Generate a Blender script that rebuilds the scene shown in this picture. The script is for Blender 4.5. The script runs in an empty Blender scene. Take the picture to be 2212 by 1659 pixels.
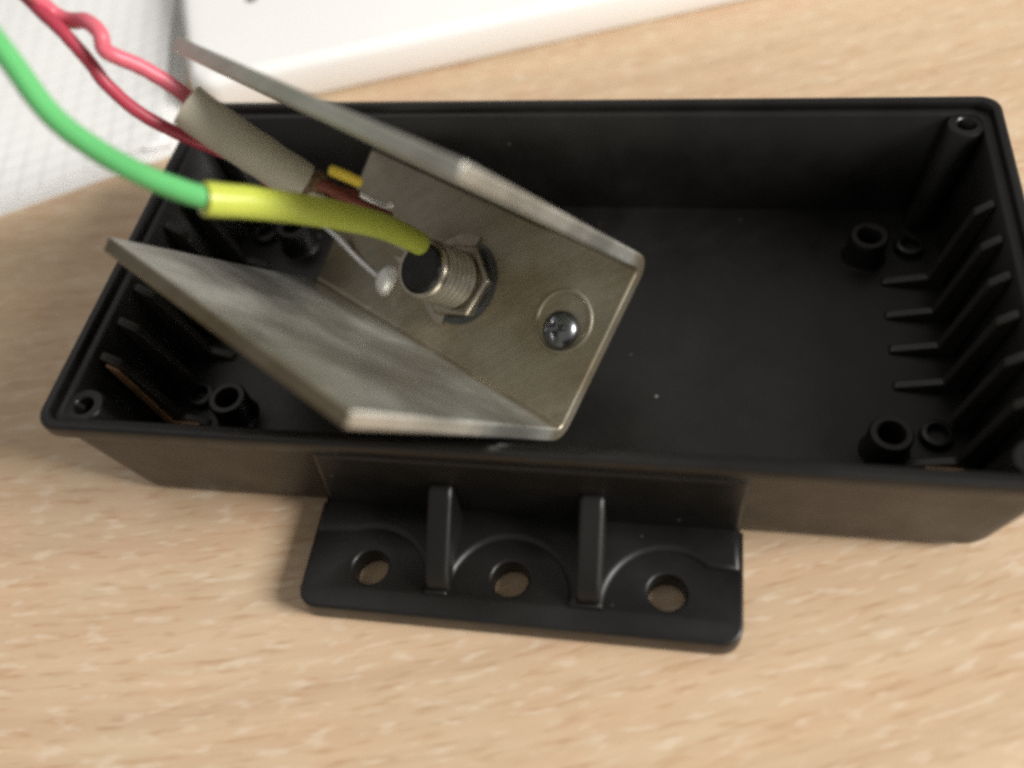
import bpy, bmesh, math, random
from mathutils import Vector, Matrix
from mathutils.noise import noise as pnoise
random.seed(7)
MM = 0.001
scene = bpy.context.scene
COL = scene.collection

# ------------------------------------------------------------------ camera
# world: millimetres * 0.001; desk top is z = 0, enclosure centred on the origin
cam_d = bpy.data.cameras.new("camera")
cam = bpy.data.objects.new("camera", cam_d)
COL.objects.link(cam)
RX = Vector((0.98333727, 0.13820618, -0.11809681))    # image right
RY = Vector((-0.04656655, 0.81945348, 0.57125087))    # image up
RZ = Vector((0.17572524, -0.55623291, 0.81223493))    # towards the viewer
CAM = Vector((20.5, -93.85, 125.86))
m = Matrix(((RX.x, RY.x, RZ.x), (RX.y, RY.y, RZ.y), (RX.z, RY.z, RZ.z)))
cam.matrix_world = Matrix.Translation(CAM * MM) @ m.to_4x4()
cam_d.sensor_width = 36.0
cam_d.lens = 36.0 * 1950.0 / 2212.0
cam_d.clip_start = 0.01
cam_d.clip_end = 20.0
cam_d.dof.use_dof = True
cam_d.dof.focus_distance = 0.142
cam_d.dof.aperture_fstop = 8.0
scene.camera = cam

# ------------------------------------------------------------------ light
world = bpy.data.worlds.new("World")
scene.world = world
world.use_nodes = True
bg = world.node_tree.nodes["Background"]
bg.inputs[0].default_value = (1.0, 0.97, 0.92, 1)
bg.inputs[1].default_value = 0.31


def area(name, loc, target, sx, sy, power, col):
    d = bpy.data.lights.new(name, 'AREA')
    d.shape = 'RECTANGLE'
    d.size, d.size_y, d.energy, d.color = sx, sy, power, col
    o = bpy.data.objects.new(name, d)
    COL.objects.link(o)
    o.location = loc
    o.rotation_euler = (Vector(target) - Vector(loc)).to_track_quat('-Z', 'Y').to_euler()
    return o


area("window_light", (1.10, -0.17, 0.68), (0, 0, 0), 0.40, 0.44, 27.0, (1.0, 0.97, 0.93))
area("ceiling_light", (-0.45, 0.35, 1.15), (0, 0, 0), 0.9, 0.6, 1.3, (1.0, 0.96, 0.90))

scene.view_settings.view_transform = 'Standard'
scene.view_settings.look = 'None'
scene.view_settings.exposure = 0.0
scene.view_settings.gamma = 1.0
scene.render.engine = 'CYCLES'
scene.cycles.max_bounces = 8
scene.cycles.sample_clamp_indirect = 3.0
scene.cycles.filter_width = 3.5
scene.cycles.use_denoising = False


# axes of the tilted bracket: along its length, across the web, into the web
BL_ = Vector((-0.82891434, 0.55123694, -0.09507288)).normalized()
BN_ = Vector((0.39301811, 0.45298037, -0.80021594))
BN_ = (BN_ - BL_ * BN_.dot(BL_)).normalized()
BW_ = BL_.cross(BN_)


# ------------------------------------------------------------------ materials
class NT:
    def __init__(self, name):
        self.m = bpy.data.materials.new(name)
        self.m.use_nodes = True
        self.t = self.m.node_tree
        self.b = self.t.nodes["Principled BSDF"]

    def n(self, typ, **kw):
        nd = self.t.nodes.new(typ)
        for k, v in kw.items():
            setattr(nd, k, v)
        return nd

    def l(self, a, b):
        self.t.links.new(a, b)

    def coords(self, scale=(1, 1, 1), rot=(0, 0, 0)):
        tc = self.n('ShaderNodeTexCoord')
        mp = self.n('ShaderNodeMapping')
        self.l(tc.outputs['Object'], mp.inputs[0])
        mp.inputs['Scale'].default_value = scale
        mp.inputs['Rotation'].default_value = rot
        return mp.outputs[0]

    def noise(self, vec, scale, detail=3, rough=0.55, dist=0.0):
        nd = self.n('ShaderNodeTexNoise')
        self.l(vec, nd.inputs['Vector'])
        nd.inputs['Scale'].default_value = scale
        nd.inputs['Detail'].default_value = detail
        nd.inputs['Roughness'].default_value = rough
        nd.inputs['Distortion'].default_value = dist
        return nd.outputs['Fac']

    def ramp(self, fac, stops):
        nd = self.n('ShaderNodeValToRGB')
        self.l(fac, nd.inputs[0])
        e = nd.color_ramp.elements
        while len(e) < len(stops):
            e.new(0.5)
        for k, (p, c) in enumerate(stops):
            e[k].position = p
            e[k].color = (*c, 1) if len(c) == 3 else c
        return nd.outputs[0]

    def mix(self, a, b, fac, mode='MIX'):
        nd = self.n('ShaderNodeMix', data_type='RGBA', blend_type=mode)
        for sock, v in ((nd.inputs[6], a), (nd.inputs[7], b), (nd.inputs[0], fac)):
            if hasattr(v, 'is_linked'):
                self.l(v, sock)
            elif isinstance(v, (int, float)):
                sock.default_value = v
            else:
                sock.default_value = (*v, 1)
        return nd.outputs[2]

    def bump(self, h, strength=0.3, dist=0.0002):
        nd = self.n('ShaderNodeBump')
        nd.inputs['Strength'].default_value = strength
        nd.inputs['Distance'].default_value = dist
        self.l(h, nd.inputs['Height'])
        self.l(nd.outputs[0], self.b.inputs['Normal'])

    def set(self, **kw):
        for k, v in kw.items():
            s = self.b.inputs[k.replace('_', ' ')]
            if hasattr(v, 'is_linked'):
                self.l(v, s)
            elif isinstance(v, tuple):
                s.default_value = (*v, 1)
            else:
                s.default_value = v
        return self


def mat_wood():
    w = NT("beech_laminate")
    tc = w.coords()
    sx = w.n('ShaderNodeSeparateXYZ')
    w.l(tc, sx.inputs[0])

    def op(kind, a, b):
        nd = w.n('ShaderNodeMath', operation=kind)
        for k, q in enumerate((a, b)):
            if hasattr(q, 'is_linked'):
                w.l(q, nd.inputs[k])
            elif q is not None:
                nd.inputs[k].default_value = q
        return nd.outputs[0]
    # grain runs at about 17 degrees and sweeps gently
    bend = op('MULTIPLY', op('COSINE', op('DIVIDE', sx.outputs[0], 0.08), None), 0.0128)
    across = op('ADD', op('SUBTRACT', sx.outputs[1], op('MULTIPLY', sx.outputs[0], 0.31)), bend)
    cx = w.n('ShaderNodeCombineXYZ')
    w.l(sx.outputs[0], cx.inputs[0])
    w.l(across, cx.inputs[1])
    warp = cx.outputs[0]
    wn = w.n('ShaderNodeTexNoise')
    w.l(warp, wn.inputs['Vector'])
    wn.inputs['Scale'].default_value = 22
    add = w.n('ShaderNodeVectorMath', operation='MULTIPLY_ADD')
    w.l(wn.outputs['Color'], add.inputs[0])
    add.inputs[1].default_value = (0.0, 0.004, 0)
    w.l(warp, add.inputs[2])

    def sc(x, y):
        mp = w.n('ShaderNodeMapping')
        w.l(add.outputs[0], mp.inputs[0])
        mp.inputs['Scale'].default_value = (x, y, 1)
        return mp.outputs[0]
    base = w.ramp(w.noise(sc(7, 190), 1.0, 5, 0.62), [(0.28, (0.53, 0.375, 0.252)), (0.5, (0.60, 0.438, 0.298)), (0.72, (0.665, 0.502, 0.350))])
    tint = w.ramp(w.noise(sc(60, 130), 1.0, 2), [(0.35, (1.0, 0.955, 0.90)), (0.65, (1.0, 1.03, 0.99))])
    c = w.mix(base, tint, 0.9, 'MULTIPLY')
    fl = w.ramp(w.noise(sc(150, 1000), 1.0, 2, 0.5), [(0.54, (0, 0, 0)), (0.72, (1, 1, 1))])
    c = w.mix(c, w.mix(c, (0.84, 0.75, 0.69), 1.0, 'MULTIPLY'), fl)
    fl2 = w.ramp(w.noise(sc(210, 700), 1.0, 2, 0.5), [(0.55, (0, 0, 0)), (0.7, (1, 1, 1))])
    c = w.mix(c, (0.74, 0.62, 0.47), w.mix((0, 0, 0), fl2, 0.55))
    w.set(Base_Color=c, Roughness=0.42)
    w.b.inputs['Specular IOR Level'].default_value = 0.35
    w.bump(fl, 0.12, 0.0001)
    return w.m


def mat_plastic(name="black_plastic", k=1.0):
    w = NT(name)
    v = w.coords()
    blot = w.noise(v, 90, 3)
    col = w.ramp(blot, [(0.3, (0.0032 * k, 0.0028 * k, 0.0023 * k)), (0.7, (0.006 * k, 0.0053 * k, 0.0044 * k))])
    vor = w.n('ShaderNodeTexVoronoi')
    w.l(v, vor.inputs['Vector'])
    vor.inputs['Scale'].default_value = 170
    sp = w.ramp(vor.outputs['Distance'], [(0.035, (1, 1, 1)), (0.07, (0, 0, 0))])
    keep = w.ramp(w.noise(v, 60, 1), [(0.52, (0, 0, 0)), (0.60, (1, 1, 1))])
    dust = w.mix((0, 0, 0), sp, keep)
    haze = w.ramp(w.noise(v, 35, 5, 0.7), [(0.5, (0, 0, 0)), (0.8, (0.3, 0.3, 0.3))])
    col = w.mix(col, (0.03, 0.03, 0.028), haze)
    col = w.mix(col, (0.16, 0.16, 0.15), dust)
    r = w.ramp(w.noise(v, 130, 4), [(0.3, (0.33,) * 3), (0.7, (0.45,) * 3)])
    w.set(Base_Color=col, Roughness=r)
    w.b.inputs['Specular IOR Level'].default_value = 0.46
    w.bump(w.noise(v, 2600, 2), 0.18, 0.00008)
    return w.m


def mat_metal(name, lo, hi, r0, r1, metallic=1.0, scale=120, stretch=(1, 1, 1), bump=0.1):
    w = NT(name)
    v = w.coords(stretch)
    f = w.noise(v, scale, 6, 0.65)
    col = w.ramp(f, [(0.3, lo), (0.7, hi)])
    r = w.ramp(w.noise(v, scale * 0.6, 5, 0.6), [(0.3, (r0,) * 3), (0.7, (r1,) * 3)])
    w.set(Base_Color=col, Roughness=r, Metallic=metallic)
    if bump:
        w.bump(w.noise(v, scale * 8, 3), bump, 0.0001)
    return w.m


def mat_soft(name, col, rough=0.45, var=0.08, scale=150, spec=0.4, sub=0.0, bump=0.06):
    w = NT(name)
    v = w.coords()
    f = w.noise(v, scale, 4)
    lo = tuple(c * (1 - var) for c in col)
    hi = tuple(min(1, c * (1 + var)) for c in col)
    w.set(Base_Color=w.ramp(f, [(0.3, lo), (0.7, hi)]), Roughness=rough)
    w.b.inputs['Specular IOR Level'].default_value = spec
    if sub:
        w.b.inputs['Subsurface Weight'].default_value = sub
        w.b.inputs['Subsurface Radius'].default_value = (1, 1, 1)
        w.b.inputs['Subsurface Scale'].default_value = 0.0008
    if bump:
        w.bump(w.noise(v, scale * 7, 3), bump, 0.0001)
    return w.m


def mat_paper():
    w = NT("squared_paper")
    tc = w.n('ShaderNodeTexCoord')
    sep = w.n('ShaderNodeSeparateXYZ')
    w.l(tc.outputs['UV'], sep.inputs[0])
    lines = []
    for ax in (0, 1):
        md = w.n('ShaderNodeMath', operation='PINGPONG')
        w.l(sep.outputs[ax], md.inputs[0])
        md.inputs[1].default_value = 0.5
        lines.append(w.ramp(md.outputs[0], [(0.02, (1, 1, 1)), (0.034, (0, 0, 0))]))
    g = w.mix(lines[0], lines[1], 1.0, 'LIGHTEN')
    wear = w.ramp(w.noise(w.coords(), 40, 4), [(0.35, (0.3,) * 3), (0.65, (1,) * 3)])
    c = w.mix((0.92, 0.92, 0.91), (0.45, 0.45, 0.465), w.mix((0, 0, 0), g, wear))
    w.set(Base_Color=c, Roughness=0.75)
    w.b.inputs['Specular IOR Level'].default_value = 0.2
    return w.m


def mat_zinc():
    w = NT("dull_zinc_sheet")
    rot = Matrix((BL_, BW_, BN_)).to_euler()
    tc = w.coords((1, 1, 1), rot)

    def sc(x, y, z):
        mp = w.n('ShaderNodeMapping')
        w.l(tc, mp.inputs[0])
        mp.inputs['Scale'].default_value = (x, y, z)
        return mp.outputs[0]
    big = w.noise(sc(22, 75, 75), 1.0, 4, 0.5, 0.15)
    fine = w.noise(sc(120, 1500, 1500), 1.0, 3, 0.6)
    spk = w.noise(sc(420, 520, 520), 1.0, 4, 0.7)
    c = w.ramp(big, [(0.30, (0.44, 0.43, 0.38)), (0.5, (0.56, 0.555, 0.50)), (0.72, (0.72, 0.72, 0.67))])
    c = w.mix(c, w.ramp(fine, [(0.3, (0.80, 0.80, 0.80)), (0.7, (1.1, 1.1, 1.1))]), 0.55, 'MULTIPLY')
    m2 = w.mix((0, 0, 0), w.ramp(spk, [(0.55, (0, 0, 0)), (0.70, (1, 1, 1))]), w.ramp(big, [(0.45, (0, 0, 0)), (0.62, (0.75,) * 3)]))
    c = w.mix(c, (0.78, 0.78, 0.74), m2)
    # brown shade and reflection of the surroundings, painted onto the web
    sz = w.n('ShaderNodeSeparateXYZ')
    w.l(tc, sz.inputs[0])
    mr = w.n('ShaderNodeMapRange')
    w.l(sz.outputs[2], mr.inputs[0])
    a_n = Vector((3.64, -22.92, 11.5)).dot(BN_) * MM
    mr.inputs[1].default_value = a_n - 0.0035
    mr.inputs[2].default_value = a_n - 0.0006
    me_ = w.n('ShaderNodeMapRange')        # free edges of the legs get painted shade too
    w.l(sz.outputs[2], me_.inputs[0])
    me_.inputs[1].default_value = a_n - 0.0467
    me_.inputs[2].default_value = a_n - 0.0470
    mx = w.n('ShaderNodeMath', operation='MAXIMUM')
    w.l(mr.outputs[0], mx.inputs[0])
    w.l(me_.outputs[0], mx.inputs[1])
    shade_mask = mx.outputs[0]
    painted_shade = w.mix((0, 0, 0), w.ramp(w.noise(sc(70, 70, 70), 1.0, 4, 0.6), [(0.3, (0.55,) * 3), (0.65, (1,) * 3)]), shade_mask)
    c = w.mix(c, w.mix(c, (0.54, 0.455, 0.335), 1.0, 'MULTIPLY'), painted_shade)
    c = w.mix(c, w.mix(c, (0.62, 0.60, 0.56), 1.0, 'MULTIPLY'), me_.outputs[0])
    r = w.ramp(big, [(0.3, (0.34,) * 3), (0.7, (0.58,) * 3)])
    w.set(Base_Color=c, Roughness=r, Metallic=0.88)
    w.b.inputs['Anisotropic'].default_value = 0.3
    w.bump(fine, 0.15, 0.00006)
    return w.m


M = dict(
    wood=mat_wood(), plastic=mat_plastic(), rib_lit=mat_plastic('rib_lit_plastic', 5.0), paper=mat_paper(),
    zinc=mat_zinc(),
    steel=mat_metal("bright_steel", (0.13, 0.14, 0.15), (0.26, 0.27, 0.28), 0.24, 0.38, 1.0, 200),
    nickel=mat_metal("nickel_plate", (0.33, 0.29, 0.235), (0.55, 0.50, 0.42), 0.26, 0.42, 1.0, 300),
    solder=mat_metal("solder_tin", (0.88, 0.88, 0.89), (0.97, 0.97, 0.97), 0.25, 0.36, 0.25, 300),
    pin=mat_metal("dark_steel", (0.10, 0.11, 0.12), (0.17, 0.18, 0.19), 0.35, 0.5, 1.0, 200),
    brass=mat_soft("yellow_insulation", (0.95, 0.70, 0.08), 0.35),
    green=mat_soft("green_insulation", (0.12, 0.46, 0.155), 0.38, 0.05, sub=0.15),
    lime=mat_soft("lime_sleeve", (0.47, 0.52, 0.075), 0.33, 0.06, sub=0.2),
    red=mat_soft("red_insulation", (0.64, 0.13, 0.175), 0.36, 0.06, sub=0.15),
    red_shaded=mat_soft("red_shaded_insulation", (0.40, 0.045, 0.075), 0.38, 0.06, sub=0.1),  # darker copy of the red, paints the lower strand's shade
    tan=mat_soft("tan_highlight", (0.30, 0.17, 0.09), 0.5, 0.3, 400),  # colour of the painted rib highlights
    flux=mat_soft("amber_flux", (0.17, 0.10, 0.055), 0.35, 0.3, 500),
    brownred=mat_soft("brown_insulation", (0.20, 0.05, 0.035), 0.45),
    grey=mat_soft("grey_beige_sleeve", (0.46, 0.42, 0.34), 0.55, 0.12, 60),
    bore=mat_soft("brown_tube_bore", (0.10, 0.075, 0.055), 0.7),
    rubber=mat_soft("black_insulator", (0.012, 0.012, 0.012), 0.4),
    white=mat_soft("white_case_plastic", (0.92, 0.92, 0.90), 0.38, 0.015, 30, bump=0.02),
    sheet=mat_soft("white_sheet_edges", (0.90, 0.90, 0.885), 0.75, 0.03),
    ink=mat_soft("dark_grey_mark", (0.06, 0.055, 0.05), 0.5),
)


# ------------------------------------------------------------------ builders
def obj(name, me, mat, parent=None):
    o = bpy.data.objects.new(name, me)
    COL.objects.link(o)
    if mat is not None:
        me.materials.clear()
        me.materials.append(M[mat])
    if parent is not None:
        o.parent = parent
    return o


def mesh(name, verts, faces, smooth=40, xf=None):
    me = bpy.data.meshes.new(name)
    vs = [Vector(v) for v in verts]
    if xf is not None:
        vs = [xf(v) for v in vs]
    me.from_pydata([tuple(v * MM) for v in vs], [], faces)
    bm = bmesh.new()
    bm.from_mesh(me)
    bmesh.ops.recalc_face_normals(bm, faces=bm.faces)
    bm.to_mesh(me)
    bm.free()
    shade(me, smooth)
    return me


def shade(me, smooth=40):
    if smooth:
        for p in me.polygons:
            p.use_smooth = True
        me.set_sharp_from_angle(angle=math.radians(smooth))


def bevel(o, w, seg=2, ang=35):
    md = o.modifiers.new("bevel", 'BEVEL')
    md.width = w * MM
    md.segments = seg
    md.limit_method = 'ANGLE'
    md.angle_limit = math.radians(ang)
    md.harden_normals = False
    return o


def thing(name, loc, label, cat):
    o = bpy.data.objects.new(name, None)
    o.empty_display_size = 0.01
    COL.objects.link(o)
    o['label'] = label
    o['category'] = cat
    return o


def rrect(hx, hy, r, z, n=6, cx=0, cy=0):
    out = []
    for k, (sx, sy) in enumerate(((1, 1), (-1, 1), (-1, -1), (1, -1))):
        for i in range(n + 1):
            a = math.radians(90 * k + 90 * i / n)
            out.append((cx + sx * (hx - r) + r * math.cos(a), cy + sy * (hy - r) + r * math.sin(a), z))
    return out


def loft(rings, cap0=True, cap1=True, closed=True):
    vs, fs = [], []
    n = len(rings[0])
    for r in rings:
        vs += list(r)
    for i in range(len(rings) - 1):
        for j in range(n if closed else n - 1):
            a, b = i * n + j, i * n + (j + 1) % n
            fs.append((a, b, b + n, a + n))
    if cap0:
        fs.append(tuple(range(n)))
    if cap1:
        k = (len(rings) - 1) * n
        fs.append(tuple(range(k, k + n)))
    return vs, fs


def box(x0, x1, y0, y1, z0, z1):
    vs = [(x, y, z) for z in (z0, z1) for y in (y0, y1) for x in (x0, x1)]
    fs = [(0, 1, 3, 2), (4, 6, 7, 5), (0, 4, 5, 1), (2, 3, 7, 6), (0, 2, 6, 4), (1, 5, 7, 3)]
    return vs, fs


def join(*parts):
    vs, fs = [], []
    for v, f in parts:
        k = len(vs)
        vs += list(v)
        fs += [tuple(i + k for i in q) for q in f]
    return vs, fs


def lathe(prof, seg=40, cx=0, cy=0, cap0=True, cap1=True, phase=0.0):
    rings = []
    for r, z in prof:
        rings.append([(cx + r * math.cos(2 * math.pi * j / seg + phase), cy + r * math.sin(2 * math.pi * j / seg + phase), z) for j in range(seg)])
    return loft(rings, cap0, cap1)


def plate(name, loops, z0, z1, bev=0.3):
    """flat plate with holes and rounded edges, from 2D outlines (first = outer)"""
    cu = bpy.data.curves.new(name, 'CURVE')
    cu.dimensions = '2D'
    cu.fill_mode = 'BOTH'
    cu.extrude = ((z1 - z0) / 2 - bev)
    cu.bevel_depth = bev
    cu.bevel_resolution = 2
    cu.offset = -bev
    for lp in loops:
        sp = cu.splines.new('POLY')
        sp.points.add(len(lp) - 1)
        for p, q in zip(sp.points, lp):
            p.co = (q[0], q[1], 0, 1)
        sp.use_cyclic_u = True
    o = bpy.data.objects.new(name, cu)
    COL.objects.link(o)
    dg = bpy.context.evaluated_depsgraph_get()
    me = bpy.data.meshes.new_from_object(o.evaluated_get(dg))
    bpy.data.objects.remove(o)
    bpy.data.curves.remove(cu)
    me.transform(Matrix.Translation((0, 0, (z0 + z1) / 2)))
    bm = bmesh.new()
    bm.from_mesh(me)
    bmesh.ops.remove_doubles(bm, verts=bm.verts, dist=0.002)
    bmesh.ops.recalc_face_normals(bm, faces=bm.faces)
    bm.to_mesh(me)
    bm.free()
    me.transform(Matrix.Scale(MM, 4))
    shade(me, 40)
    return me


def circle(cx, cy, r, n=40):
    return [(cx + r * math.cos(2 * math.pi * i / n), cy + r * math.sin(2 * math.pi * i / n)) for i in range(n)]


def catmull(pts, sub=10):
    P = [Vector(p) for p in pts]
    P = [2 * P[0] - P[1]] + P + [2 * P[-1] - P[-2]]
    out = []
    for i in range(1, len(P) - 2):
        for s in range(sub):
            t = s / sub
            a, b, c, d = P[i - 1:i + 3]
            out.append(0.5 * ((2 * b) + (c - a) * t + (2 * a - 5 * b + 4 * c - d) * t * t + (3 * b - a - 3 * c + d) * t ** 3))
    out.append(P[-2])
    return out


def tube(pts, r, seg=18, inner=None, round_end=0.0, wob=0.0):
    """tube along points; r may be a list; inner = wall radius for an open bore"""
    n = len(pts)
    rs = r if isinstance(r, (list, tuple)) else [r] * n
    pts = [Vector(p) for p in pts]
    t0 = (pts[1] - pts[0]).normalized()
    up = Vector((0, 0, 1)) if abs(t0.z) < 0.9 else Vector((1, 0, 0))
    u = t0.cross(up).normalized()
    rings = []
    frames = []
    for i in range(n):
        t = (pts[min(i + 1, n - 1)] - pts[max(i - 1, 0)]).normalized()
        u = (u - t * u.dot(t)).normalized()
        frames.append((pts[i], u.copy(), t.cross(u), t))
        v = t.cross(u)
        ring = []
        for j in range(seg):
            a = 2 * math.pi * j / seg
            rr = rs[i] * (1 + wob * pnoise(Vector((i * 0.35, 2 * math.cos(a), 2 * math.sin(a)))))
            ring.append(pts[i] + (u * math.cos(a) + v * math.sin(a)) * rr)
        rings.append(ring)
    if round_end:
        def end(k, sgn):
            p, uu, vv, tt = frames[k]
            e = min(round_end, rs[k] * 0.9)
            return [[p + tt * sgn * e * math.sin(b) + (uu * math.cos(2 * math.pi * j / seg) + vv * math.sin(2 * math.pi * j / seg)) * (rs[k] - e + e * math.cos(b)) for j in range(seg)] for b in (math.pi / 6, math.pi / 3, math.pi / 2)]
        rings = end(0, -1)[::-1] + rings + end(n - 1, 1)
    if inner:
        rin = []
        for i in range(n):
            p, uu, vv, tt = frames[i]
            rin.append([p + (uu * math.cos(2 * math.pi * j / seg) + vv * math.sin(2 * math.pi * j / seg)) * inner for j in range(seg)])
        rings = rings + rin[::-1]
        rings.append(rings[0])
        return loft(rings, False, False)
    return loft(rings)


# ------------------------------------------------------------------ desk
v, f = box(-620, 560, -330, 620, -25, 0)
desk = obj("desk", mesh("desk", v, f, 0), "wood")
bevel(desk, 1.5)
desk['kind'] = 'structure'
desk['label'] = "pale beech laminate desk top with short brown flecks"

# ------------------------------------------------------------------ enclosure (open black box)
enc = thing("plastic_enclosure", (0, 0, 0), "open black plastic box with a three-hole mounting flange, lying on the wooden desk", "plastic box")
rings = [
    rrect(62.0, 28.0, 4, 0.25), rrect(64.2, 30.6, 4.4, 0.3), rrect(65.4, 31.9, 4.6, 0.9), rrect(66.1, 32.7, 4.6, 2.0), rrect(66.5, 33.0, 4.5, 3.6),
    rrect(68.9, 34.9, 3.6, 20.8), rrect(69.3, 35.3, 3.4, 21.6), rrect(70.0, 36.0, 3.2, 22.2),
    rrect(70.2, 36.2, 3.2, 22.8), rrect(70.2, 36.2, 3.2, 24.5), rrect(70.0, 36.0, 3.1, 24.9), rrect(69.7, 35.7, 3.0, 25.0),
    rrect(68.9, 34.9, 2.4, 25.0), rrect(68.7, 34.7, 2.3, 24.8), rrect(68.6, 34.6, 2.3, 23.6),
    rrect(67.6, 33.6, 1.8, 23.5), rrect(67.2, 33.2, 1.7, 23.2),
    rrect(64.3, 31.5, 1.2, 3.6)]
v, f = loft(rings)
obj("shell", mesh("shell", v, f, 50), "plastic", enc)

# block that carries the flange, flush with the rim
v, f = box(-31.3, 30.8, -36.0, -32.2, 3.2, 21.4)
v = [(-28.6 if x < 0 and z > 10 else x, (-35.9 if z > 10 else -34.6) if y < -34 else (-33.9 if z > 10 else -32.4), z) for x, y, z in v]
bevel(obj("flange_web", mesh("flange_web", v, f, 40), "plastic", enc), 0.5)

HOLES = (-22.3, -1.3, 21.0)
HY = -44.6


def flange_outline(y0, y1, x0, x1, r):
    o = [(x0, y1), ]
    for i in range(9):
        a = math.pi + math.pi / 2 * i / 8
        o.append((x0 + r + r * math.cos(a), y0 + r + r * math.sin(a)))
    for i in range(9):
        a = 1.5 * math.pi + math.pi / 2 * i / 8
        o.append((x1 - r + r * math.cos(a), y0 + r + r * math.sin(a)))
    o.append((x1, y1))
    return o


obj("mounting_flange", plate("mounting_flange", [flange_outline(-51.4, -34.5, -32.3, 31.4, 3.0)] + [circle(x, HY, 2.65) for x in HOLES], 0.15, 4.4, 0.45), "plastic", enc)

# raised land scalloped round every hole
SC = 8.6
land = [(-31.9, -33.4), (-31.9, -39.7)]
for k, hx in enumerate(HOLES):
    a0, a1 = (150, 30)
    if k == 0:
        a0 = 118
    lo = -6 if k < 2 else 50
    hi = 186 if k > 0 else 112
    for i in range(25):
        a = math.radians(hi + (lo - hi) * i / 24)
        land.append((hx + SC * math.cos(a), -47.3 + SC * math.sin(a)))
land += [(31.0, -41.0), (31.0, -33.4)]
obj("scalloped_ledge", plate("scalloped_ledge", [land], 2.2, 5.1, 1.0), "plastic", enc)

for gx in (-11.4, 10.2):
    prof = [(-35.2, 4.6), (-35.2, 14.6), (-36.4, 14.4), (-37.4, 13.6), (-45.8, 8.0), (-47.2, 6.6), (-47.7, 5.2), (-47.7, 4.2)]
    w = 1.75
    vs = [(gx + s * (w if 0 < i < 7 else w), y, z) for s in (-1, 1) for i, (y, z) in enumerate(prof)]
    n = len(prof)
    fs = [tuple(range(n)), tuple(range(2 * n - 1, n - 1, -1))] + [(i, (i + 1) % n, n + (i + 1) % n, n + i) for i in range(n)]
    bevel(obj("gusset", mesh("gusset", vs, fs, 40), "plastic", enc), 0.55, 3, 30)

# L-shaped guide ribs at both ends: up the end wall and out along the floor
for side in (1, -1):
    for y in (-21.2, -14.2, -7.1, 0.0, 7.1, 14.4):
        xi, xo = (62.9, 54.6) if side > 0 else (62.0, 56.6)
        if y == -14.2:
            xo = 62.3
        prof = [(67.1, 22.4), (66.3, 22.2), (64.4, 20.4), (xi - 1.6, 5.6), (xo, 4.2), (xo - 0.5, 3.4), (64.0, 3.4)]
        vs = [(side * px, y + s * 0.8, pz) for s in (-1, 1) for px, pz in prof]
        n = len(prof)
        fs = [tuple(range(n)), tuple(range(2 * n - 1, n - 1, -1))] + [(i, (i + 1) % n, n + (i + 1) % n, n + i) for i in range(n)]
        bevel(obj("guide_rib", mesh("guide_rib", vs, fs, 40), "rib_lit", enc), 0.35, 3, 30)  # lighter copy of the plastic paints light along the rib edges

for sx in (1, -1):
    for sy, yy in ((1, 20.2), (-1, -19.2)):
        v, f = lathe([(3.9, 3.4), (3.5, 3.9), (3.3, 4.6), (3.2, 8.6), (2.9, 9.0), (2.1, 9.0), (1.8, 8.6), (1.7, 4.0), (0.01, 4.0)], 36, sx * 52.0, yy, False)
        obj("standoff", mesh("standoff", v, f, 40), "plastic", enc)
        v, f = lathe([(2.6, 3.4), (2.3, 5.0), (2.0, 5.2), (1.6, 5.2), (1.4, 4.9), (1.4, 3.7), (0.01, 3.7)], 28, sx * 59.6, 22.2 if sy > 0 else -16.2, False)
        obj("locating_ring", mesh("locating_ring", v, f, 40), "plastic", enc)
        v, f = lathe([(2.2, 3.4), (3.0, 23.0), (2.75, 23.35), (1.65, 23.4), (1.45, 23.2), (1.3, 12.0), (0.01, 12.0)], 32, 0, 0, False)
        v = [(x + sx * (61.2 + 0.185 * (z - 3.4)), y + sy * (28.4 + 0.135 * (z - 3.4)), z) for x, y, z in v]
        obj("screw_boss", mesh("screw_boss", v, f, 40), "plastic", enc)

# added tan strips that paint the highlights on the front ribs
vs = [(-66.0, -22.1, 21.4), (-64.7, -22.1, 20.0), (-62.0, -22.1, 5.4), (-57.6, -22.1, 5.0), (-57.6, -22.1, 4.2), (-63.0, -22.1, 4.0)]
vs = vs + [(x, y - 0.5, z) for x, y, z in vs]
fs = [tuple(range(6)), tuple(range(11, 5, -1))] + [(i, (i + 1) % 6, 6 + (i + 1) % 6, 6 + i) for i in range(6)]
obj("rib_highlight", mesh("rib_highlight", vs, fs, 30), "tan", enc)
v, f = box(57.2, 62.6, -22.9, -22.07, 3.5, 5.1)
bevel(obj("rib_highlight", mesh("rib_highlight", v, f, 30), "tan", enc), 0.15)

# ------------------------------------------------------------------ bracket (U channel), tilted in the box
A = Vector((3.64, -22.92, 11.5))
eL, eW, eN = BL_, BW_, BN_


def B(l):                       # bracket frame (along, across towards the viewer, into the web)
    return A + eL * l[0] + eW * l[1] + eN * l[2]


def BH(l, rise=0):
    return A + eL * l[0] + eW * l[1] - eN * rise


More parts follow.
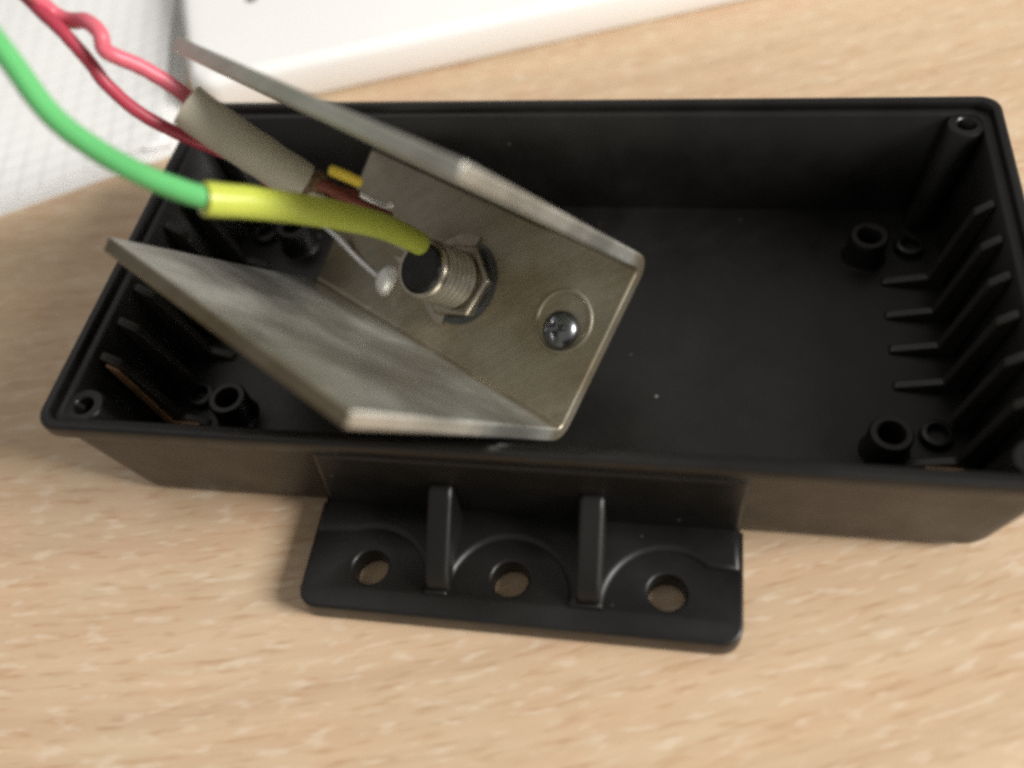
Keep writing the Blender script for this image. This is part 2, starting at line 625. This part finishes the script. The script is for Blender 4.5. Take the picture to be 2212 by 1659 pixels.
br = thing("metal_bracket", A, "dull grey sheet metal U bracket with a connector, tilted inside the black box", "bracket")
T, RI, WI = 2.15, 0.9, -26.1
prof = []                       # (W, N) inner side and outer side point pairs, with height from the web
TOP = -47.0
for z in (TOP, TOP * 0.66, TOP * 0.33, -RI - 0.01):
    prof.append(((0, z), (T, z)))
for i in range(1, 7):
    a = math.radians(90 * i / 6)
    c = (-RI, -RI)
    prof.append(((c[0] + RI * math.cos(a), c[1] + RI * math.sin(a)), (c[0] + (RI + T) * math.cos(a), c[1] + (RI + T) * math.sin(a))))
for w_ in (-8.0, -17.0):
    prof.append(((w_, 0), (w_, T)))
for i in range(0, 7):
    a = math.radians(90 + 90 * i / 6)
    c = (WI + RI, -RI)
    prof.append(((c[0] + RI * math.cos(a), c[1] + RI * math.sin(a)), (c[0] + (RI + T) * math.cos(a), c[1] + (RI + T) * math.sin(a))))
for z in (TOP * 0.33, TOP * 0.66, TOP * 0.94):
    prof.append(((WI, z), (WI - T, z)))
vs, fs = [], []
for (i0, o0) in prof:
    h = max(0.0, -i0[1])
    near = i0[0] > -10
    lmin = (-0.045 * h if near else 0.0) - 0.8
    lmax = 58.8 - (0.20 if near else 0.075) * h
    for l_ in (lmin, lmax):
        vs.append(B((l_, i0[0], i0[1])))
        vs.append(B((l_, o0[0], o0[1])))
n = len(prof)
for i in range(n - 1):
    a, b = 4 * i, 4 * (i + 1)
    fs += [(a, a + 2, b + 2, b), (a + 1, b + 1, b + 3, a + 3), (a, b, b + 1, a + 1), (a + 2, a + 3, b + 3, b + 2)]
fs += [(0, 1, 3, 2), (4 * n - 4, 4 * n - 2, 4 * n - 1, 4 * n - 3)]
bevel(obj("channel", mesh("channel", vs, fs, 35), "zinc", br), 0.28, 2, 40)


def bx(c):                      # local frame for round parts standing on the web at (L, W)
    def fn(v):
        return A + eL * (c[0] + v.x) + eW * (c[1] + v.y) - eN * v.z
    return fn


# raised ring pressed into the web round the screw
v, f = lathe([(4.3, -0.05), (4.45, 0.16), (4.75, 0.22), (5.05, 0.16), (5.2, -0.05)], 48, 0, 0, False, False)
obj("pressed_ring", mesh("pressed_ring", v, f, 60, bx((7.0, -14.4))), "zinc", br)

# pan head screw with a cross recess
rings = []
for k in range(15):
    r = 2.95 * (1 - k / 14.0)
    ring = []
    for j in range(64):
        a = 2 * math.pi * j / 64
        rr = max(r, 0.01)
        x, y = rr * math.cos(a), rr * math.sin(a)
        z = 0.25 + 1.75 * math.sqrt(max(0, 1 - (rr / 3.02) ** 2.6))
        ca, sa = math.cos(0.5), math.sin(0.5)
        u_, w_ = x * ca + y * sa, -x * sa + y * ca
        hw = 0.42
        if (abs(u_) < hw and abs(w_) < 1.75) or (abs(w_) < hw and abs(u_) < 1.75):
            z -= 1.0 * max(0.25, 1 - rr / 1.9)
        ring.append((x, y, z))
    rings.append(ring)
rings.insert(0, [(2.95 * math.cos(2 * math.pi * j / 64), 2.95 * math.sin(2 * math.pi * j / 64), -0.1) for j in range(64)])
v, f = loft(rings)
obj("screw", mesh("screw", v, f, 30, bx((6.5, -13.1))), "steel", br)

# round connector: hex nut, threaded barrel, black insulator, bush under the web
CC = (27.6, -12.4)
v, f = lathe([(6.2, 0.0), (6.6, 0.25), (6.6, 1.9), (6.2, 2.2), (4.5, 2.2)], 6, 0, 0, False, False, 0.35)
conn_o = obj("connector", mesh("connector", *lathe([(4.3, -7.0), (4.3, 9.4), (4.75, 9.6), (4.75, 10.4), (4.5, 10.7), (4.0, 10.7), (3.85, 10.4), (3.85, 8.6)], 48, 0, 0, True, False), 40, bx(CC)), "nickel", br)
bevel(obj("hex_nut", mesh("hex_nut", v, f, 20, bx(CC)), "nickel", conn_o), 0.2)
v, f = lathe([(6.9, 0.01), (7.0, 0.4), (6.0, 0.45)], 44, 0, 0, False, False)
obj("washer", mesh("washer", v, f, 30, bx(CC)), "pin", conn_o)
pr = [(4.25, 2.3)]
z = 2.4
while z < 8.6:
    pr += [(4.35, z), (4.85, z + 0.4), (4.85, z + 0.62), (4.35, z + 1.02)]
    z += 1.22
pr.append((4.25, 9.0))
v, f = lathe(pr, 48, 0, 0, False, False)
obj("thread", mesh("thread", v, f, 25, bx(CC)), "nickel", conn_o)
v, f = lathe([(3.84, 7.5), (3.84, 10.6), (3.6, 10.9), (2.6, 10.4), (0.01, 10.4)], 40, 0, 0, True, True)
obj("insulator", mesh("insulator", v, f, 40, bx(CC)), "rubber", conn_o)
v, f = lathe([(6.5, -T - 5.5), (6.8, -T - 5.2), (6.8, -T - 0.4), (6.5, -T - 0.05)], 40, 0, 0, True, True)
obj("bush", mesh("bush", v, f, 40, bx(CC)), "rubber", conn_o)

# solder lug under the nut, its tab bent up beside the lead
lug = [(BW_ * 0)] and [(7.9 * math.cos(math.radians(a)), 7.9 * math.sin(math.radians(a))) for a in range(40, 321, 10)]
lug += [(13.0, -2.3), (15.6, -1.6), (16.2, 0.0), (15.6, 1.6), (13.0, 2.3)]
lug = [(x, y) for x, y in lug if not (x > 7.0 and abs(y) > 4)]
lug = [(-x, y) if x < 0 else (x, y) for x, y in lug]
lug = sorted({(round(x, 3), round(y, 3)) for x, y in lug}, key=lambda q: math.atan2(q[1], q[0] - 4.0))
vs = [(x, y, z) for z in (0.05, 0.55) for x, y in lug]
n = len(lug)
fs = [tuple(range(n)), tuple(range(2 * n - 1, n - 1, -1))] + [(i, (i + 1) % n, n + (i + 1) % n, n + i) for i in range(n)]
obj("solder_lug", mesh("solder_lug", vs, fs, 30, bx(CC)), "nickel", conn_o)
# ground lead: tinned wire from the sleeve down to a solder blob on the web
pts = catmull([BH((59.5, -10.5), 5.0), BH((56.5, -9.2), 2.2), BH((51.0, -7.4), 0.75), BH((44.8, -6.3), 0.55), BH((42.8, -6.4), 0.6)], 8)
obj("tinned_lead", mesh("tinned_lead", *tube(pts, 0.5, 12, round_end=0.3)), "solder", br)
rings = []
for k in range(9):
    t = k / 8
    z = -0.15 + 2.3 * math.sin(t * math.pi / 2)
    r = math.cos(t * math.pi / 2) ** 0.8 if t < 1 else 0.01
    rings.append([(1.75 * r * math.cos(2 * math.pi * j / 24) + 0.1 * z, 2.9 * r * math.sin(2 * math.pi * j / 24) * (1 - 0.2 * math.cos(2 * math.pi * j / 24)), z) for j in range(24)])
v, f = loft(rings)
obj("solder_joint", mesh("solder_joint", v, f, 60, bx((42.6, -6.5))), "solder", br)

# ------------------------------------------------------------------ image ray helper, used only to lay the wires through the air
def at(px, py, d):
    k = d / 1950.0
    return CAM + RX * ((px - 1106) * k) - RY * ((py - 829.5) * k) - RZ * d


# ------------------------------------------------------------------ wires
gw = thing("green_wire", (0, 0, 0), "green insulated wire ending in a lime yellow sleeve pushed onto the threaded connector", "wire")
sl = catmull([at(443, 430, 108.5), at(560, 440, 113), at(690, 458, 119), at(810, 484, 127), at(865, 505, 132.5), at(908, 527, 136.5)], 10)
gp = catmull([at(-330, -330, 104), at(-180, -160, 104), at(-60, 20, 104), at(22, 130, 104), at(110, 247, 105), at(215, 328, 106), at(330, 388, 107), at(440, 426, 108.4), at(520, 437, 111)], 10)
obj("insulation", mesh("insulation", *tube(gp, 1.38, 20, wob=0.03)), "green", gw)
rs = [2.12 - 0.36 * i / (len(sl) - 1) for i in range(len(sl))]
obj("sleeve", mesh("sleeve", *tube(sl, rs, 22, round_end=0.15, wob=0.03)), "lime", gw)

tw = thing("red_wire", (0, 0, 0), "red wire in painted shade passing under the grey sleeve into the black box", "wire")
pts = catmull([at(-180, -190, 122), at(-60, -90, 122), at(40, -22, 122), at(92, 28, 121.5), at(133, 66, 121.5), at(173, 110, 122.5), at(199, 141, 123.5), at(232, 184, 125), at(299, 242, 127), at(382, 287, 130), at(465, 322, 133), at(530, 350, 137), at(600, 410, 143)], 10)
obj("insulation", mesh("insulation", *tube(pts, 0.95, 16, wob=0.05)), "red_shaded", tw)
tw2 = thing("red_wire", (0, 0, 0), "looped pinkish red wire running into the open end of the grey sleeve", "wire")
pts = catmull([at(-170, -215, 119), at(-50, -105, 119), at(50, -32, 119.5), at(112, 26, 123), at(150, 44, 123), at(186, 46, 121), at(216, 72, 120), at(224, 104, 120.5), at(246, 120, 121), at(299, 142, 123), at(365, 180, 125.5), at(440, 235, 128), at(500, 280, 130)], 10)
obj("insulation", mesh("insulation", *tube(pts, 1.08, 16, wob=0.06)), "red", tw2)

sleeve = thing("grey_sleeve", (0, 0, 0), "stiff grey beige insulating sleeve slipped over the red wire between the bracket legs", "sleeve")
pts = catmull([at(402, 226, 125), at(480, 282, 127), at(570, 342, 130), at(655, 396, 133)], 8)
rs = [3.1] * len(pts)
obj("sleeve_wall", mesh("sleeve_wall", *tube(pts, rs, 26, inner=2.6, wob=0.04)), "grey", sleeve)
lead = catmull([at(600, 352, 131), at(655, 388, 133), at(700, 402, 135), at(750, 428, 139), at(800, 452, 142), at(840, 468, 146)], 8)
obj("brown_wire", mesh("brown_wire", *tube(lead, 0.9, 14, wob=0.06)), "brownred", sleeve)
lead = catmull([at(610, 368, 131), at(660, 405, 134), at(705, 432, 138), at(750, 448, 142), at(790, 470, 147)], 8)
obj("copper_lead", mesh("copper_lead", *tube(lead, 0.7, 14, wob=0.06)), "grey", sleeve)
lead = catmull([at(640, 372, 132.5), at(690, 385, 136), at(730, 410, 141), at(770, 420, 144), at(815, 440, 148)], 8)
obj("brown_wire", mesh("brown_wire", *tube(lead, 0.75, 14, wob=0.1)), "brownred", sleeve)
lead = catmull([at(650, 384, 133), at(672, 390, 134.5), at(696, 402, 136.5)], 5)
obj("shrunk_end", mesh("shrunk_end", *tube(lead, [2.5, 2.3, 2.1, 2.0, 1.9, 1.8, 1.75, 1.7, 1.6, 1.5, 1.4], 20, round_end=0.4, wob=0.25)), "flux", sleeve)
lead = catmull([at(700, 405, 139), at(722, 426, 141.5), at(744, 432, 143.5), at(770, 437, 145)], 6)
obj("crimp", mesh("crimp", *tube(lead, 1.35, 18, round_end=0.5, wob=0.2)), "flux", sleeve)
lead = catmull([at(775, 418, 144), at(800, 430, 145), at(835, 444, 147), at(850, 440, 147)], 6)
obj("bare_lead", mesh("bare_lead", *tube(lead, 0.55, 12, wob=0.1)), "solder", sleeve)
lead = catmull([at(718, 369, 121), at(745, 380, 121.5), at(774, 393, 123)], 8)
obj("yellow_wire_end", mesh("yellow_wire_end", *tube(lead, 0.72, 16, round_end=0.5)), "brass", sleeve)

# ------------------------------------------------------------------ notepad of squared paper
pad = thing("notepad", (0, 0, 0), "white squared paper notepad with a curled right edge behind the wires", "notepad")
ang = math.radians(30)
pu = Vector((math.cos(ang), math.sin(ang), 0))
pv = Vector((-math.sin(ang), math.cos(ang), 0))
PC = Vector((-91.6, 51.3, 0))   # front right corner


def PP(a, b, z):                # a: distance left of the right edge, b: away from the front edge
    return PC - pu * (a - 0.06 * b * 0) + pv * b + Vector((0, 0, z)) + pu * (0.23 * b)


def page(name, z, lift, a0, b0, th=0.18, width=150, depth=210, mat="paper", skew=0.0):
    na, nb = 40, 24
    vs, fs, uv = [], [], []
    for s in (0, 1):
        for j in range(nb + 1):
            b = b0 + depth * j / nb
            for i in range(na + 1):
                t = (i / na) ** 1.8
                a = a0 + width * t + skew * b
                k = max(0.0, 1 - (a - a0) / 22.0)
                q = max(0.0, 1 - abs(b - b0 - 45) / 55.0)
                zz = z + lift * k * k * (0.25 + 0.75 * q) + 0.25 * pnoise(Vector((a * 0.03, b * 0.03, z)))
                if a - a0 > 148:
                    zz = max(zz, z)
                vs.append(PP(a - 0.35 * lift * k * k * 0, b, zz - s * th))
                uv.append((a / 5.0, b / 5.0))
    N = (na + 1) * (nb + 1)
    for j in range(nb):
        for i in range(na):
            k = j * (na + 1) + i
            fs.append((k, k + 1, k + na + 2, k + na + 1))
            fs.append((N + k, N + k + na + 1, N + k + na + 2, N + k + 1))
    edge = [i for i in range(na + 1)] + [j * (na + 1) + na for j in range(1, nb + 1)] + [nb * (na + 1) + i for i in range(na - 1, -1, -1)] + [j * (na + 1) for j in range(nb - 1, 0, -1)]
    for i in range(len(edge)):
        a, b = edge[i], edge[(i + 1) % len(edge)]
        fs.append((a, N + a, N + b, b))
    me = mesh(name, vs, fs, 40)
    ul = me.uv_layers.new(name="uv")
    for lp in me.loops:
        ul.data[lp.index].uv = uv[lp.vertex_index % N]
    return obj(name, me, mat, pad)


page("page", 0.5, 0.0, -0.6, -1.2, 0.4, mat="sheet")
page("page", 1.1, 0.0, 0.2, -0.4, 0.4, mat="sheet")
page("page", 1.7, 0.6, 0.8, 0.3, 0.4, mat="sheet")
page("page", 2.4, 1.8, 2.2, 1.2, 0.3)
# small folded-over corner that catches the light
vs = [PP(-0.8, -0.6, 2.3), PP(6.0, 0.4, 2.75), PP(4.6, 4.0, 3.0), PP(1.4, 6.5, 2.9), PP(-0.6, 3.4, 2.4)]
vs += [q - Vector((0, 0, 0.2)) for q in vs]
fs = [(0, 1, 2, 3, 4), (9, 8, 7, 6, 5)] + [(i, (i + 1) % 5, 5 + (i + 1) % 5, 5 + i) for i in range(5)]
obj("folded_corner", mesh("folded_corner", vs, fs, 0), "sheet", pad)

# ------------------------------------------------------------------ white case at the back
wc = thing("white_case", (0, 0, 0), "low white plastic case with rounded edges at the back of the desk", "plastic case")


def quad_ring(corners, r, z, inset, n=8):
    cs = [Vector((c[0], c[1])) for c in corners]
    cen = sum(cs, Vector((0, 0))) / 4
    out = []
    for i in range(4):
        p, c, q = cs[i - 1], cs[i], cs[(i + 1) % 4]
        d0, d1 = (p - c).normalized(), (q - c).normalized()
        bis = (d0 + d1).normalized()
        half = math.acos(max(-1, min(1, d0.dot(d1)))) / 2
        rr = max(0.6, r - inset)
        cc = c + bis * (r / math.sin(half))
        t0, t1 = cc + (-(bis) * 0), None
        a0 = math.atan2(*(((c + d0 * (r / math.tan(half))) - cc).yx))
        a1 = math.atan2(*(((c + d1 * (r / math.tan(half))) - cc).yx))
        da = (a1 - a0 + math.pi) % (2 * math.pi) - math.pi
        for k in range(n + 1):
            a = a0 + da * k / n
            out.append((cc.x + rr * math.cos(a), cc.y + rr * math.sin(a), z))
    return out


wq = [(-88.0, 60.9), (190.0, 155.5), (110.0, 330.0), (-170.0, 250.0)]
rings = [quad_ring(wq, 7, 0.35, 1.6), quad_ring(wq, 7, 0.5, 0.8), quad_ring(wq, 7, 1.4, 0.2), quad_ring(wq, 7, 7.7, 0.0)]
for i in range(1, 8):
    a = math.pi / 2 * i / 7
    rings.append(quad_ring(wq, 7, 7.7 + 2.5 * math.sin(a), 2.5 * (1 - math.cos(a))))
v, f = loft(rings)
obj("case_body", mesh("case_body", v, f, 40), "white", wc)
ca = math.radians(110)
mk = rrect(1.2, 2.4, 0.7, 0.0, 4)
v, f = loft([[(x, y, 10.15) for x, y, _ in mk], [(x * 0.94, y * 0.96, 10.5) for x, y, _ in mk]])
vs = [(x * math.cos(0.35) - y * math.sin(0.35) - 83.6, x * math.sin(0.35) + y * math.cos(0.35) + 94.6, z) for x, y, z in v]
obj("dark_mark", mesh("dark_mark", vs, f, 40), "ink", wc)
